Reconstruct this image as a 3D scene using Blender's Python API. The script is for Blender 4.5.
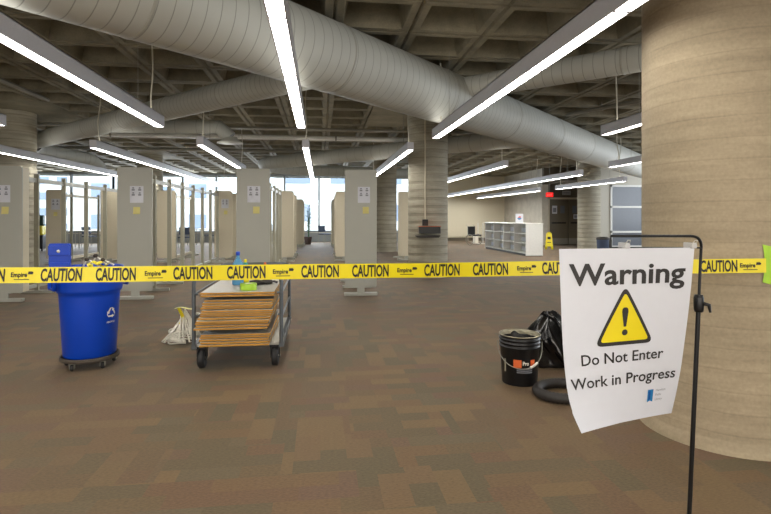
import bpy, bmesh, math, random
from mathutils import Vector, Matrix, noise
random.seed(7)
PI = math.pi
S = bpy.context.scene
COL = S.collection
for o in list(bpy.data.objects): bpy.data.objects.remove(o)

# ------------------------------------------------------------------ camera
EYE = 1.28; F = 514.0; YAW = math.radians(7.2)
CY, SY = math.cos(YAW), math.sin(YAW)
cam = bpy.data.cameras.new('camera'); camo = bpy.data.objects.new('camera', cam); COL.objects.link(camo)
camo.location = (0, 0, EYE); camo.rotation_euler = (PI/2, 0, -YAW)
cam.sensor_width = 36; cam.lens = 36*F/771; cam.shift_y = -40/771; cam.clip_end = 500
S.camera = camo
# world: bright overcast sky
w = bpy.data.worlds.new('world'); S.world = w; w.use_nodes = True
wb = w.node_tree.nodes['Background']; wb.inputs[0].default_value = (0.80, 0.90, 1.0, 1); wb.inputs[1].default_value = 4.0
S.view_settings.view_transform = 'Standard'; S.view_settings.look = 'None'
S.view_settings.gamma = 1; S.view_settings.use_curve_mapping = False
S.view_settings.exposure = 0.28
LAMP = 19.0       # strength of the lamp diffusers
# soft area lights: window daylight, plus added fill behind the photographer
def area(name, loc, rot, sx, sy, power, col):
    l = bpy.data.lights.new(name, 'AREA'); l.shape = 'RECTANGLE'; l.size = sx; l.size_y = sy; l.energy = power; l.color = col
    o = bpy.data.objects.new(name, l); o.location = loc; o.rotation_euler = rot; COL.objects.link(o)
    return o
area('daylight_far_windows', (-6.5, 26.6, 2.0), (-PI/2, 0, 0), 20, 2.8, 900, (0.86, 0.93, 1.0))
area('rear_fill', (-3, -6.3, 1.9), (PI/2, 0, 0), 18, 2.8, 560, (1.0, 0.93, 0.84))  # added fill from behind the camera; the rear wall has no windows

area('daylight_right_windows', (15.7, 8.5, 2.0), (0, PI/2, 0), 2.6, 22, 900, (0.88, 0.94, 1.0))

def W(u, d, z=0.0):
    """place on the ground plan: pixel column u at forward distance d, height z"""
    r = (u-385.5)/F*d
    return Vector((r*CY + d*SY, -r*SY + d*CY, z))
def WP(u, v, d):
    p = W(u, d); p.z = EYE + (217-v)/F*d
    return p

# ------------------------------------------------------------------ materials
MATS = {}
def nodes(m): return m.node_tree.nodes, m.node_tree.links
def lin(c): return tuple(((x/255)/12.92 if x/255 <= .04045 else ((x/255+.055)/1.055)**2.4) for x in c)+(1,)
def mat(name, rgb, rough=.6, metal=0, var=.06, scale=30, bump=.0, bscale=200, spec=.5, coat=0):
    if name in MATS: return MATS[name]
    m = bpy.data.materials.new(name); m.use_nodes = True; N, L = nodes(m)
    b = N['Principled BSDF']; b.inputs['Roughness'].default_value = rough; b.inputs['Metallic'].default_value = metal
    b.inputs['Specular IOR Level'].default_value = spec; b.inputs['Coat Weight'].default_value = coat
    tc = N.new('ShaderNodeTexCoord'); n = N.new('ShaderNodeTexNoise'); n.inputs['Scale'].default_value = scale; n.inputs['Detail'].default_value = 3
    L.new(tc.outputs['Object'], n.inputs['Vector'])
    mx = N.new('ShaderNodeMix'); mx.data_type = 'RGBA'
    c = lin(rgb); mx.inputs[6].default_value = tuple(x*(1-var*2) for x in c[:3])+(1,); mx.inputs[7].default_value = tuple(min(1, x*(1+var*2)) for x in c[:3])+(1,)
    L.new(n.outputs['Fac'], mx.inputs[0]); L.new(mx.outputs[2], b.inputs['Base Color'])
    if bump:
        n2 = N.new('ShaderNodeTexNoise'); n2.inputs['Scale'].default_value = bscale; L.new(tc.outputs['Object'], n2.inputs['Vector'])
        bp = N.new('ShaderNodeBump'); bp.inputs['Strength'].default_value = bump; bp.inputs['Distance'].default_value = .01
        L.new(n2.outputs['Fac'], bp.inputs['Height']); L.new(bp.outputs[0], b.inputs['Normal'])
    MATS[name] = m; return m
def emit(name, rgb, s):
    m = bpy.data.materials.new(name); m.use_nodes = True; N, L = nodes(m)
    b = N['Principled BSDF']; b.inputs['Base Color'].default_value = lin(rgb); b.inputs['Emission Color'].default_value = lin(rgb); b.inputs['Emission Strength'].default_value = s
    MATS[name] = m; return m
def concrete(name, rgb, ring=.11, strength=.5, dark=.75, bands=True):
    m = bpy.data.materials.new(name); m.use_nodes = True; N, L = nodes(m); b = N['Principled BSDF']; b.inputs['Roughness'].default_value = .8
    b.inputs['Specular IOR Level'].default_value = .25
    tc = N.new('ShaderNodeTexCoord'); mp = N.new('ShaderNodeMapping'); L.new(tc.outputs['Object'], mp.inputs[0])
    mp.inputs['Scale'].default_value = (1, 1, 9) if bands else (1, 1, 1)
    n = N.new('ShaderNodeTexNoise'); n.inputs['Scale'].default_value = 1.6 if bands else 2.5; n.inputs['Detail'].default_value = 8; n.inputs['Roughness'].default_value = .65
    L.new(mp.outputs[0], n.inputs['Vector'])
    cr = N.new('ShaderNodeValToRGB'); c = lin(rgb)
    cr.color_ramp.elements[0].position = .3; cr.color_ramp.elements[0].color = tuple(x*dark for x in c[:3])+(1,)
    cr.color_ramp.elements[1].position = .7; cr.color_ramp.elements[1].color = tuple(x*1.12 for x in c[:3])+(1,)
    L.new(n.outputs['Fac'], cr.inputs[0])
    # fine pitting
    n3 = N.new('ShaderNodeTexNoise'); n3.inputs['Scale'].default_value = 60; n3.inputs['Detail'].default_value = 4; L.new(tc.outputs['Object'], n3.inputs['Vector'])
    mx = N.new('ShaderNodeMix'); mx.data_type = 'RGBA'; mx.blend_type = 'MULTIPLY'; mx.inputs[0].default_value = .35
    L.new(cr.outputs[0], mx.inputs[6]); L.new(n3.outputs['Fac'], mx.inputs[7])
    out = mx.outputs[2]
    if ring:
        # form joints: thin horizontal lines
        sx = N.new('ShaderNodeSeparateXYZ'); L.new(tc.outputs['Object'], sx.inputs[0])
        wob = N.new('ShaderNodeTexNoise'); wob.inputs['Scale'].default_value = 1.3; L.new(tc.outputs['Object'], wob.inputs['Vector'])
        a = N.new('ShaderNodeMath'); a.operation = 'MULTIPLY_ADD'; a.inputs[1].default_value = .03; L.new(wob.outputs['Fac'], a.inputs[0]); L.new(sx.outputs[2], a.inputs[2])
        d = N.new('ShaderNodeMath'); d.operation = 'DIVIDE'; d.inputs[1].default_value = ring; L.new(a.outputs[0], d.inputs[0])
        f = N.new('ShaderNodeMath'); f.operation = 'FRACT'; L.new(d.outputs[0], f.inputs[0])
        r2 = N.new('ShaderNodeValToRGB'); e = r2.color_ramp.elements
        e[0].position = 0; e[0].color = (.45, .45, .45, 1); e[1].position = .1; e[1].color = (1, 1, 1, 1)
        e2 = r2.color_ramp.elements.new(.9); e2.color = (.92, .92, .92, 1)
        L.new(f.outputs[0], r2.inputs[0])
        m2 = N.new('ShaderNodeMix'); m2.data_type = 'RGBA'; m2.blend_type = 'MULTIPLY'; m2.inputs[0].default_value = strength
        L.new(out, m2.inputs[6]); L.new(r2.outputs[0], m2.inputs[7]); out = m2.outputs[2]
        bp = N.new('ShaderNodeBump'); bp.inputs['Strength'].default_value = .25; bp.inputs['Distance'].default_value = .003
        L.new(r2.outputs[0], bp.inputs['Height']); L.new(bp.outputs[0], b.inputs['Normal'])
    L.new(out, b.inputs['Base Color']); MATS[name] = m; return m
def carpet():
    m = bpy.data.materials.new('carpet'); m.use_nodes = True; N, L = nodes(m); b = N['Principled BSDF']
    b.inputs['Roughness'].default_value = .7; b.inputs['Specular IOR Level'].default_value = .3
    b.inputs['Sheen Weight'].default_value = .06
    tc = N.new('ShaderNodeTexCoord')
    def brick(w, h, rot, off, freq=2):
        mp = N.new('ShaderNodeMapping'); mp.inputs['Rotation'].default_value = (0, 0, rot); mp.inputs['Location'].default_value = (off, off*1.7, 0)
        L.new(tc.outputs['Object'], mp.inputs[0])
        t = N.new('ShaderNodeTexBrick'); t.inputs['Scale'].default_value = 1; t.inputs['Brick Width'].default_value = w; t.inputs['Row Height'].default_value = h
        t.inputs['Mortar Size'].default_value = 0; t.inputs['Color1'].default_value = (0, 0, 0, 1); t.inputs['Color2'].default_value = (1, 1, 1, 1)
        t.offset = .37; t.offset_frequency = freq
        L.new(mp.outputs[0], t.inputs['Vector']); return t.outputs['Color']
    def ramp(src, cols):
        r = N.new('ShaderNodeValToRGB'); r.color_ramp.interpolation = 'CONSTANT'
        for i, (p, c) in enumerate(cols):
            e = r.color_ramp.elements[i] if i < 2 else r.color_ramp.elements.new(p)
            e.position = p; e.color = lin(c)
        L.new(src, r.inputs[0]); return r.outputs[0]
    cols = [(0, (112, 84, 56)), (.16, (100, 82, 56)), (.3, (106, 76, 56)), (.44, (84, 78, 58)), (.56, (122, 96, 62)), (.7, (104, 76, 64)), (.84, (94, 86, 66))]
    cols2 = [(0, (98, 78, 56)), (.2, (118, 94, 62)), (.4, (104, 76, 56)), (.55, (82, 78, 58)), (.75, (116, 90, 62)), (.88, (100, 82, 62))]
    A = ramp(brick(.3, .12, 0, .1), cols); B = ramp(brick(.3, .14, PI/2, .33), cols2)
    sel = ramp(brick(.6, .36, 0, .8), [(0, (0, 0, 0)), (.6, (255, 255, 255))])
    mx = N.new('ShaderNodeMix'); mx.data_type = 'RGBA'; L.new(sel, mx.inputs[0]); L.new(A, mx.inputs[6]); L.new(B, mx.inputs[7])
    # soften towards the mean and add streaks of dirt
    big = N.new('ShaderNodeTexNoise'); big.inputs['Scale'].default_value = .9; big.inputs['Detail'].default_value = 5; L.new(tc.outputs['Object'], big.inputs['Vector'])
    bm_ = N.new('ShaderNodeMix'); bm_.data_type = 'RGBA'; bm_.blend_type = 'MIX'; L.new(mx.outputs[2], bm_.inputs[6]); bm_.inputs[7].default_value = lin((102, 84, 58))
    mr = N.new('ShaderNodeMapRange'); mr.inputs[1].default_value = .3; mr.inputs[2].default_value = .7; mr.inputs[3].default_value = .3; mr.inputs[4].default_value = .8
    L.new(big.outputs['Fac'], mr.inputs[0]); L.new(mr.outputs[0], bm_.inputs[0])
    fn = N.new('ShaderNodeTexNoise'); fn.inputs['Scale'].default_value = 140; fn.inputs['Detail'].default_value = 2
    mp = N.new('ShaderNodeMapping'); mp.inputs['Scale'].default_value = (.4, 1, 1); L.new(tc.outputs['Object'], mp.inputs[0]); L.new(mp.outputs[0], fn.inputs['Vector'])
    m3 = N.new('ShaderNodeMix'); m3.data_type = 'RGBA'; m3.blend_type = 'OVERLAY'; m3.inputs[0].default_value = .45
    L.new(bm_.outputs[2], m3.inputs[6]); L.new(fn.outputs['Fac'], m3.inputs[7]); L.new(m3.outputs[2], b.inputs['Base Color'])
    bp = N.new('ShaderNodeBump'); bp.inputs['Strength'].default_value = .35; bp.inputs['Distance'].default_value = .004
    L.new(fn.outputs['Fac'], bp.inputs['Height']); L.new(bp.outputs[0], b.inputs['Normal'])
    MATS['carpet'] = m; return m
def glass():
    m = bpy.data.materials.new('window_glass'); m.use_nodes = True; N, L = nodes(m)
    out = N['Material Output']; N.remove(N['Principled BSDF'])
    t = N.new('ShaderNodeBsdfTransparent'); t.inputs[0].default_value = (.93, .97, 1, 1)
    g = N.new('ShaderNodeBsdfGlossy'); g.inputs['Roughness'].default_value = .02
    mx = N.new('ShaderNodeMixShader'); mx.inputs[0].default_value = .06
    L.new(t.outputs[0], mx.inputs[1]); L.new(g.outputs[0], mx.inputs[2]); L.new(mx.outputs[0], out.inputs[0])
    MATS['glass'] = m; return m
def clear(name, rgb, mixf=.45):
    m = bpy.data.materials.new(name); m.use_nodes = True; N, L = nodes(m); b = N['Principled BSDF']
    b.inputs['Base Color'].default_value = lin(rgb); b.inputs['Roughness'].default_value = .12; out = N['Material Output']
    t = N.new('ShaderNodeBsdfTransparent'); t.inputs[0].default_value = lin(rgb); mx = N.new('ShaderNodeMixShader'); mx.inputs[0].default_value = mixf
    L.new(t.outputs[0], mx.inputs[1]); L.new(b.outputs[0], mx.inputs[2]); L.new(mx.outputs[0], out.inputs[0]); MATS[name] = m; return m

M_carpet = carpet(); M_glass = glass()
M_ceil = concrete('coffer_concrete', (152, 145, 124), ring=0, bands=False, dark=.6)
M_colm = concrete('column_concrete_near', (182, 166, 140), ring=.115, strength=.35, dark=.78)
M_colf = concrete('column_concrete', (190, 184, 166), ring=.17, strength=.9, dark=.75)
M_wallc = concrete('wall_concrete', (208, 203, 190), ring=0, bands=False, dark=.85)
M_cream = mat('cream_paint', (222, 216, 196), .7)
M_grey = mat('grey_paint', (176, 178, 178), .7)
M_beige = mat('beige_paint', (172, 162, 142), .6)
M_white = mat('white_paint', (226, 226, 222), .45)
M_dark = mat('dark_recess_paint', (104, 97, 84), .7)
M_door = mat('door_paint', (106, 98, 82), .5)
M_frame = mat('window_frame_metal', (156, 162, 168), .4)
M_duct = mat('duct_paint', (190, 192, 184), .6, var=.03, scale=3)
M_seam = mat('duct_seam_metal', (172, 172, 164), .4)
M_fix = mat('fixture_metal', (204, 204, 212), .4, .0, var=.02)
M_diff = emit('lamp_diffuser', (255, 250, 240), LAMP)
M_diffb = emit('lamp_diffuser_back', (255, 250, 240), LAMP*1.9)
M_upl = emit('lamp_uplight', (255, 250, 240), 2.6)
M_cord = mat('cord_white', (200, 196, 180), .6)
M_pipe = mat('pipe_grey', (142, 140, 130), .45, .2)
M_panel = mat('shelf_end_panel', (168, 168, 158), .45, var=.02, scale=4)
M_post = mat('shelf_upright_paint', (158, 156, 138), .45, var=.04)
M_bei2 = mat('shelf_beige', (208, 199, 176), .5, var=.03)
M_paper = mat('paper', (208, 210, 218), .6, var=.01)
M_note = mat('sticky_note', (214, 204, 128), .7, var=.02)
M_ink = mat('ink', (40, 38, 38), .6, var=0)
M_inkg = mat('ink_grey', (130, 132, 140), .7, var=0)
M_yel = mat('tape_yellow', (230, 212, 4), .35, var=.02, scale=6)
M_yel2 = mat('sign_yellow', (226, 206, 10), .5, var=.0)
M_black = mat('black_print', (26, 24, 20), .5, var=0)
M_blue = mat('blue_plastic', (2, 64, 186), .38, var=.04, scale=5)
M_bmet = mat('black_metal', (24, 24, 26), .35, .3)
M_rub = mat('black_rubber', (26, 26, 28), .6, bump=.2)
M_dirt = mat('dusty_dolly', (72, 64, 56), .8, var=.15)
M_tube = mat('cart_tube', (92, 98, 104), .35, .5)
M_deck = mat('cart_deck', (176, 176, 168), .5)
M_wood = mat('veneer_edge', (176, 126, 36), .45, var=.2, scale=9)
M_lam = mat('laminate_grey', (176, 172, 164), .4, var=.04)
M_bag = mat('bag_plastic', (14, 14, 16), .22, var=0, bump=.25, bscale=14, coat=.3)
M_hose = mat('hose_plastic', (40, 36, 34), .55)
M_grime = mat('plaster_grime', (178, 172, 150), .8, var=.3, scale=25)
M_bplas = mat('black_plastic', (18, 19, 22), .35)
M_or = mat('orange_print', (214, 100, 46), .5)
M_wplas = mat('white_plastic', (222, 218, 206), .45)
M_green = mat('green_tape', (170, 214, 60), .5)
M_leaf = mat('leaf', (44, 96, 62), .5, var=.2)
M_pot = mat('pot_clay', (66, 44, 38), .6)
M_navy = mat('navy_fabric', (62, 74, 98), .8)
M_red = emit('exit_red', (255, 30, 30), 1.2)
M_bottle = clear('blue_bottle', (110, 175, 215), .6)
M_clip = clear('clear_clip', (235, 235, 235), .5)
M_bldg = mat('outdoor_facade', (226, 222, 214), .8)
M_bldw = mat('outdoor_glazing', (140, 150, 165), .4)
M_screen = mat('pane_grey', (100, 106, 116), .3)
M_logo = mat('logo_blue', (30, 120, 180), .5, var=0)
M_logo2 = mat('logo_blue_dark', (20, 80, 150), .5, var=0)

# ------------------------------------------------------------------ mesh helpers
class MB:
    def __init__(s): s.v = []; s.f = []; s.s = []
    def add(s, vs, fs, smooth=False):
        n = len(s.v); s.v += [tuple(v) for v in vs]; s.f += [tuple(i+n for i in f) for f in fs]; s.s += [smooth]*len(fs); return s
    def box(s, x0, x1, y0, y1, z0, z1, R=None):
        vs = [Vector((x, y, z)) for z in (z0, z1) for y in (y0, y1) for x in (x0, x1)]
        if R is not None: vs = [R @ v for v in vs]
        return s.add(vs, [(0, 2, 3, 1), (4, 5, 7, 6), (0, 1, 5, 4), (2, 6, 7, 3), (0, 4, 6, 2), (1, 3, 7, 5)])
    def rbox(s, x0, x1, y0, y1, z0, z1, r=.03, axis='y', n=5):
        """box with rounded corners, extruded along axis"""
        pts = []
        if axis == 'y': a0, a1, b0, b1, c0, c1 = x0, x1, z0, z1, y0, y1
        elif axis == 'z': a0, a1, b0, b1, c0, c1 = x0, x1, y0, y1, z0, z1
        else: a0, a1, b0, b1, c0, c1 = y0, y1, z0, z1, x0, x1
        for (cx, cy, st) in ((a1-r, b1-r, 0), (a0+r, b1-r, 1), (a0+r, b0+r, 2), (a1-r, b0+r, 3)):
            for k in range(n+1):
                t = (st+k/n)*PI/2; pts.append((cx+r*math.cos(t), cy+r*math.sin(t)))
        return s.prism(pts, c0, c1, axis)
    def prism(s, pts, c0, c1, axis='y'):
        n = len(pts)
        def P(a, b, c): return (a, c, b) if axis == 'y' else ((a, b, c) if axis == 'z' else (c, a, b))
        vs = [P(a, b, c0) for a, b in pts]+[P(a, b, c1) for a, b in pts]
        fs = [tuple(range(n)), tuple(range(2*n-1, n-1, -1))]+[(i, i+n, (i+1) % n+n, (i+1) % n) for i in range(n)]
        return s.add(vs, fs)
    def lathe(s, prof, c=(0, 0, 0), n=48, axis='z', a0=0, a1=2*PI, smooth=True, sx=1, sy=1):
        full = abs(a1-a0-2*PI) < 1e-6; k = n if full else n+1; vs = []
        for r, z in prof:
            for i in range(k):
                t = a0+(a1-a0)*i/n; x, y = r*math.cos(t)*sx, r*math.sin(t)*sy
                p = (x, y, z) if axis == 'z' else ((x, z, y) if axis == 'y' else (z, x, y))
                vs.append((p[0]+c[0], p[1]+c[1], p[2]+c[2]))
        fs = []
        for j in range(len(prof)-1):
            for i in range(n):
                i2 = (i+1) % k
                fs.append((j*k+i, j*k+i2, (j+1)*k+i2, (j+1)*k+i))
        return s.add(vs, fs, smooth)
    def disc(s, r, z, c=(0, 0, 0), n=48, axis='z'):
        return s.lathe([(r, z), (0.0001, z)], c, n, axis, smooth=False)
    def cyl(s, p0, p1, r0, r1=None, n=16, cap=True):
        return s.tube([p0, p1], [r0, r0 if r1 is None else r1], n, cap)
    def tube(s, pts, r, n=12, cap=True, closed=False):
        pts = [Vector(p) for p in pts]; m = len(pts)
        rs = r if isinstance(r, (list, tuple)) else [r]*m
        vs = []; up = None
        for i, p in enumerate(pts):
            if closed: d = (pts[(i+1) % m]-pts[i-1]).normalized()
            else: d = (pts[min(i+1, m-1)]-pts[max(i-1, 0)]).normalized()
            if up is None:
                up = Vector((0, 0, 1)) if abs(d.z) < .9 else Vector((1, 0, 0))
            a = d.cross(up).normalized(); b = a.cross(d).normalized(); up = b
            for k in range(n):
                t = 2*PI*k/n; vs.append(p+(a*math.cos(t)+b*math.sin(t))*rs[i])
        fs = []; R = m if closed else m-1
        for i in range(R):
            for k in range(n):
                j = (i+1) % m; fs.append((i*n+k, i*n+(k+1) % n, j*n+(k+1) % n, j*n+k))
        s.add(vs, fs, True)
        if cap and not closed:
            s.add(vs[:n], [tuple(range(n-1, -1, -1))]); s.add(vs[-n:], [tuple(range(n))])
        return s
    def grid(s, fn, nu, nv, smooth=True):
        vs = [fn(i/nu, j/nv) for j in range(nv+1) for i in range(nu+1)]
        fs = [(j*(nu+1)+i, j*(nu+1)+i+1, (j+1)*(nu+1)+i+1, (j+1)*(nu+1)+i) for j in range(nv) for i in range(nu)]
        return s.add(vs, fs, smooth)
    def build(s, name, m, parent=None, bevel=0, label=None, loc=None, rotz=0):
        me = bpy.data.meshes.new(name); me.from_pydata(s.v, [], s.f); me.polygons.foreach_set('use_smooth', s.s); me.materials.append(m)
        me.validate(); me.update()
        bm = bmesh.new(); bm.from_mesh(me); bmesh.ops.recalc_face_normals(bm, faces=bm.faces); bm.to_mesh(me); bm.free()
        o = bpy.data.objects.new(name, me); COL.objects.link(o)
        if parent is not None: o.parent = parent
        if loc is not None: o.location = loc
        if rotz: o.rotation_euler = (0, 0, rotz)
        if bevel:
            b = o.modifiers.new('bevel', 'BEVEL'); b.width = bevel; b.segments = 2; b.limit_method = 'ANGLE'
        if label: o['label'] = label
        return o
def tag(o, label, cat, group=None, kind=None):
    o['label'] = label; o['category'] = cat
    if group: o['group'] = group
    if kind: o['kind'] = kind
    return o
def thing(name, label, cat, loc=(0, 0, 0), rotz=0, group=None):
    o = bpy.data.objects.new(name, None); COL.objects.link(o); o.location = loc; o.rotation_euler = (0, 0, rotz); o.empty_display_size = .1
    return tag(o, label, cat, group)
def struct(o, label=None):
    o['kind'] = 'structure'
    if label: o['label'] = label
    return o
def dup(root, loc, rotz=None, label=None):
    r = root.copy(); COL.objects.link(r); r.location = loc
    if rotz is not None: r.rotation_euler = (0, 0, rotz)
    if label: r['label'] = label
    for ch in root.children:
        c = ch.copy(); COL.objects.link(c); c.parent = r
        for g in ch.children:
            d = g.copy(); COL.objects.link(d); d.parent = c
    return r
def text_geo(body, height, width=None, bold=0.0, maxedge=.01, shear=0):
    """returns verts (x,y) & faces of flat text; x from 0, baseline at y 0, cap height = height"""
    cu = bpy.data.curves.new('t', 'FONT'); cu.body = body; cu.size = 1; cu.offset = bold; cu.resolution_u = 3; cu.shear = shear
    ob = bpy.data.objects.new('t', cu); COL.objects.link(ob)
    dg = bpy.context.evaluated_depsgraph_get(); me = bpy.data.meshes.new_from_object(ob.evaluated_get(dg))
    bpy.data.objects.remove(ob); bpy.data.curves.remove(cu)
    xs = [v.co.x for v in me.vertices]; x0, x1 = min(xs), max(xs)
    cap = .72 if not shear else .72
    sy = height/cap; sx = sy if width is None else width/(x1-x0)
    for v in me.vertices: v.co = ((v.co.x-x0)*sx, v.co.y*sy, 0)
    bm = bmesh.new(); bm.from_mesh(me); bmesh.ops.triangulate(bm, faces=bm.faces)
    for _ in range(4):
        es = [e for e in bm.edges if e.calc_length() > maxedge]
        if not es: break
        bmesh.ops.subdivide_edges(bm, edges=es, cuts=1); bmesh.ops.triangulate(bm, faces=bm.faces)
    vs = [(v.co.x, v.co.y) for v in bm.verts]; bm.verts.index_update()
    fs = [tuple(v.index for v in f.verts) for f in bm.faces]; bm.free(); bpy.data.meshes.remove(me)
    return vs, fs

# ================================================================== STRUCTURE
CZ = 3.48
XL, XR, YB, YF = -18.0, 16.0, -7.0, 27.0
struct(MB().box(XL-.2, XR+.2, YB-.2, 29, -.15, 0).build('floor', M_carpet), 'brown, rust and olive plank-patterned carpet')
COLS = [(2.46, 2.88, .45), (2.32, 11.0, .43), (2.4, 19.1, .43), (-6.45, 11.75, .43), (10.5, 19.1, .43), (10.9, 9.5, .43), (-6.05, 19.3, .43)]
# waffle ceiling
mb = MB(); P = .9
x = 2.85-P*24; xs = []
while x < XR+.9: xs.append(x); x += P
y = 2.45-P*11; ys = []
while y < 28.6: ys.append(y); y += P
for x in xs:
    for y in ys:
        cx, cy = x+P/2, y+P/2; z = CZ
        def ring(h, zz): return [(cx-h, cy-h, zz), (cx+h, cy-h, zz), (cx+h, cy+h, zz), (cx-h, cy+h, zz)]
        head = any(abs(cx-a) < 1.2 and abs(cy-b) < 1.2 for a, b, r in COLS)
        if head:
            mb.add(ring(.45, z), [(0, 3, 2, 1)]); continue
        hs = ring(.45, z+.035)+ring(.425, z)+ring(.35, z)+ring(.335, z+.05)+ring(.25, z+.4)
        fs = []
        for k in range(4):
            for i in range(4): j = (i+1) % 4; fs.append((k*4+i, k*4+4+i, k*4+4+j, k*4+j))
        fs.append((16, 19, 18, 17)); mb.add(hs, fs)
struct(mb.build('ceiling', M_ceil), 'exposed concrete waffle ceiling with square coffers')
struct(MB().box(XL-.2, XR+.2, YB-.2, 29, 3.95, 4.05).build('ceiling', M_ceil))
# columns
for i, (a, b, r) in enumerate(COLS):
    near = i == 0
    m = M_colm if near else M_colf
    prof = []
    z = 0
    prof = [(r+.03, 0.0), (r+.022, .03), (r+.004, .06), (r, .07)]
    z = .115
    while z < 3.44:
        if near: prof += [(r, z)]
        else: prof += [(r, z-.012), (r-.006, z), (r, z+.012)]
        z += .115 if near else .17
    prof += [(r, 3.48)]
    o = MB().lathe(prof, n=72).build('column', m, loc=(a, b, 0)); struct(o, 'round board-marked concrete column'+(' close at the right' if near else ''))
# far window wall
def windows(x0, x1, n, y, idx, zs=.5):
    w_ = (x1-x0)/n
    fr = MB()
    for k in range(n+1):
        xx = x0+k*w_; fr.box(xx-.04, xx+.04, y-.06, y+.06, zs, CZ)
    fr.box(x0, x1, y-.06, y+.06, zs, zs+.07); fr.box(x0, x1, y-.06, y+.06, CZ-.1, CZ)
    o = fr.build('window_%d' % idx, M_frame); struct(o, 'tall full-width window with slim metal mullions')
    for k in range(n):
        MB().box(x0+k*w_+.04, x0+(k+1)*w_-.04, y-.005, y+.005, zs+.07, CZ-.1).build('pane', M_glass, o)
windows(-18, -10.2, 4, YF, 1); windows(-10.2, -3.6, 4, YF, 2); windows(-3.6, 5.2, 5, YF, 3)
mb = MB().box(XL, 5.2, YF-.1, YF+.1, 0, .5)
struct(mb.build('wall_far', mat('sill_wall', (172, 178, 186), .6)), 'low pale wall under the far windows')
struct(MB().box(XL, 5.2, YF-.28, YF+.02, .46, .5).build('trim_1', M_white))
struct(MB().box(5.2, 10.1, 27.0, 27.3, 0, CZ+.4).build('wall_back', M_cream), 'cream painted back wall')
struct(MB().box(5.2, 10.0, 26.93, 27.0, 0.22, .72).build('trim_2', M_cream), 'low cream heater cover along the back wall')
struct(MB().box(5.2, 10.0, 26.97, 27.0, 0, .16).build('baseboard_back', M_dark))
struct(MB().box(9.95, 10.25, 22.2, 27.2, 0, CZ+.4).build('wall_concrete', M_wallc), 'light concrete side wall behind the white bookcase')
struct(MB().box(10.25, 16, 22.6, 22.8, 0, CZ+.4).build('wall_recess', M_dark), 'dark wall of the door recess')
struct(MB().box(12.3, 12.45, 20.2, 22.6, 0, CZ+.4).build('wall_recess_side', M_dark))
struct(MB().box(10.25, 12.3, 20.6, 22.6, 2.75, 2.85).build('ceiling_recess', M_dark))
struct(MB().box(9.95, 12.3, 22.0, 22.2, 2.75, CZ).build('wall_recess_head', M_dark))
# wall with the grey window at the right
mb = MB().box(11.55, 11.98, 20.1, 20.3, 0, CZ).box(11.98, 16, 20.1, 20.3, 2.62, CZ).box(15, 16, 20.1, 20.3, 0, 2.62)
struct(mb.build('wall_right_back', mat('pale_wall', (196, 192, 180), .6)), 'pale wall beside the grey interior window')
o = MB()
for xx in (11.98, 13.45, 14.93): o.box(xx, xx+.08, 20.06, 20.2, 0, 2.62)
for zz in (0, .62, 1.66, 2.54): o.box(11.98, 15, 20.06, 20.2, zz, zz+.08)
o = o.build('window_4', M_white); struct(o, 'white framed interior window with grey panes')
MB().box(12.0, 15, 20.12, 20.15, .05, 2.6).build('pane', M_screen, o)
struct(MB().box(XL-.2, XL, YB, YF, 0, CZ+.4).build('wall_left', M_cream)); struct(MB().box(XR, XR+.2, YB, 22.8, 0, CZ+.4).build('wall_right', M_cream))
struct(MB().box(XL-.2, XR+.2, YB-.2, YB, 0, CZ+.4).build('wall_rear', M_cream))
# doors in the recess
for k in range(2):
    x0 = 10.42+k*.93
    d = MB().box(x0+.02, x0+.91, 22.5, 22.56, .02, 2.08).build('door_%d' % (k+1), M_door, bevel=.004); struct(d, 'brown-grey %s leaf of the double door' % ('left' if k == 0 else 'right'))
    MB().box(x0+.12, x0+.79, 22.44, 22.5, .98, 1.04).build('push_bar', M_bmet, d)
    MB().box(x0+.55 if k == 0 else x0+.2, x0+.75 if k == 0 else x0+.4, 22.485, 22.5, 1.45, 1.8).build('vision_panel', M_screen, d)
    MB().box(x0+.02, x0+.91, 22.485, 22.5, .02, .3).build('kick_plate', M_pipe, d)
mb = MB().box(10.34, 10.44, 22.46, 22.6, 0, 2.18).box(12.26, 12.3, 22.46, 22.6, 0, 2.18).box(10.34, 12.3, 22.46, 22.6, 2.1, 2.18)
struct(mb.build('trim_3', M_bei2), 'door frame')

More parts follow.
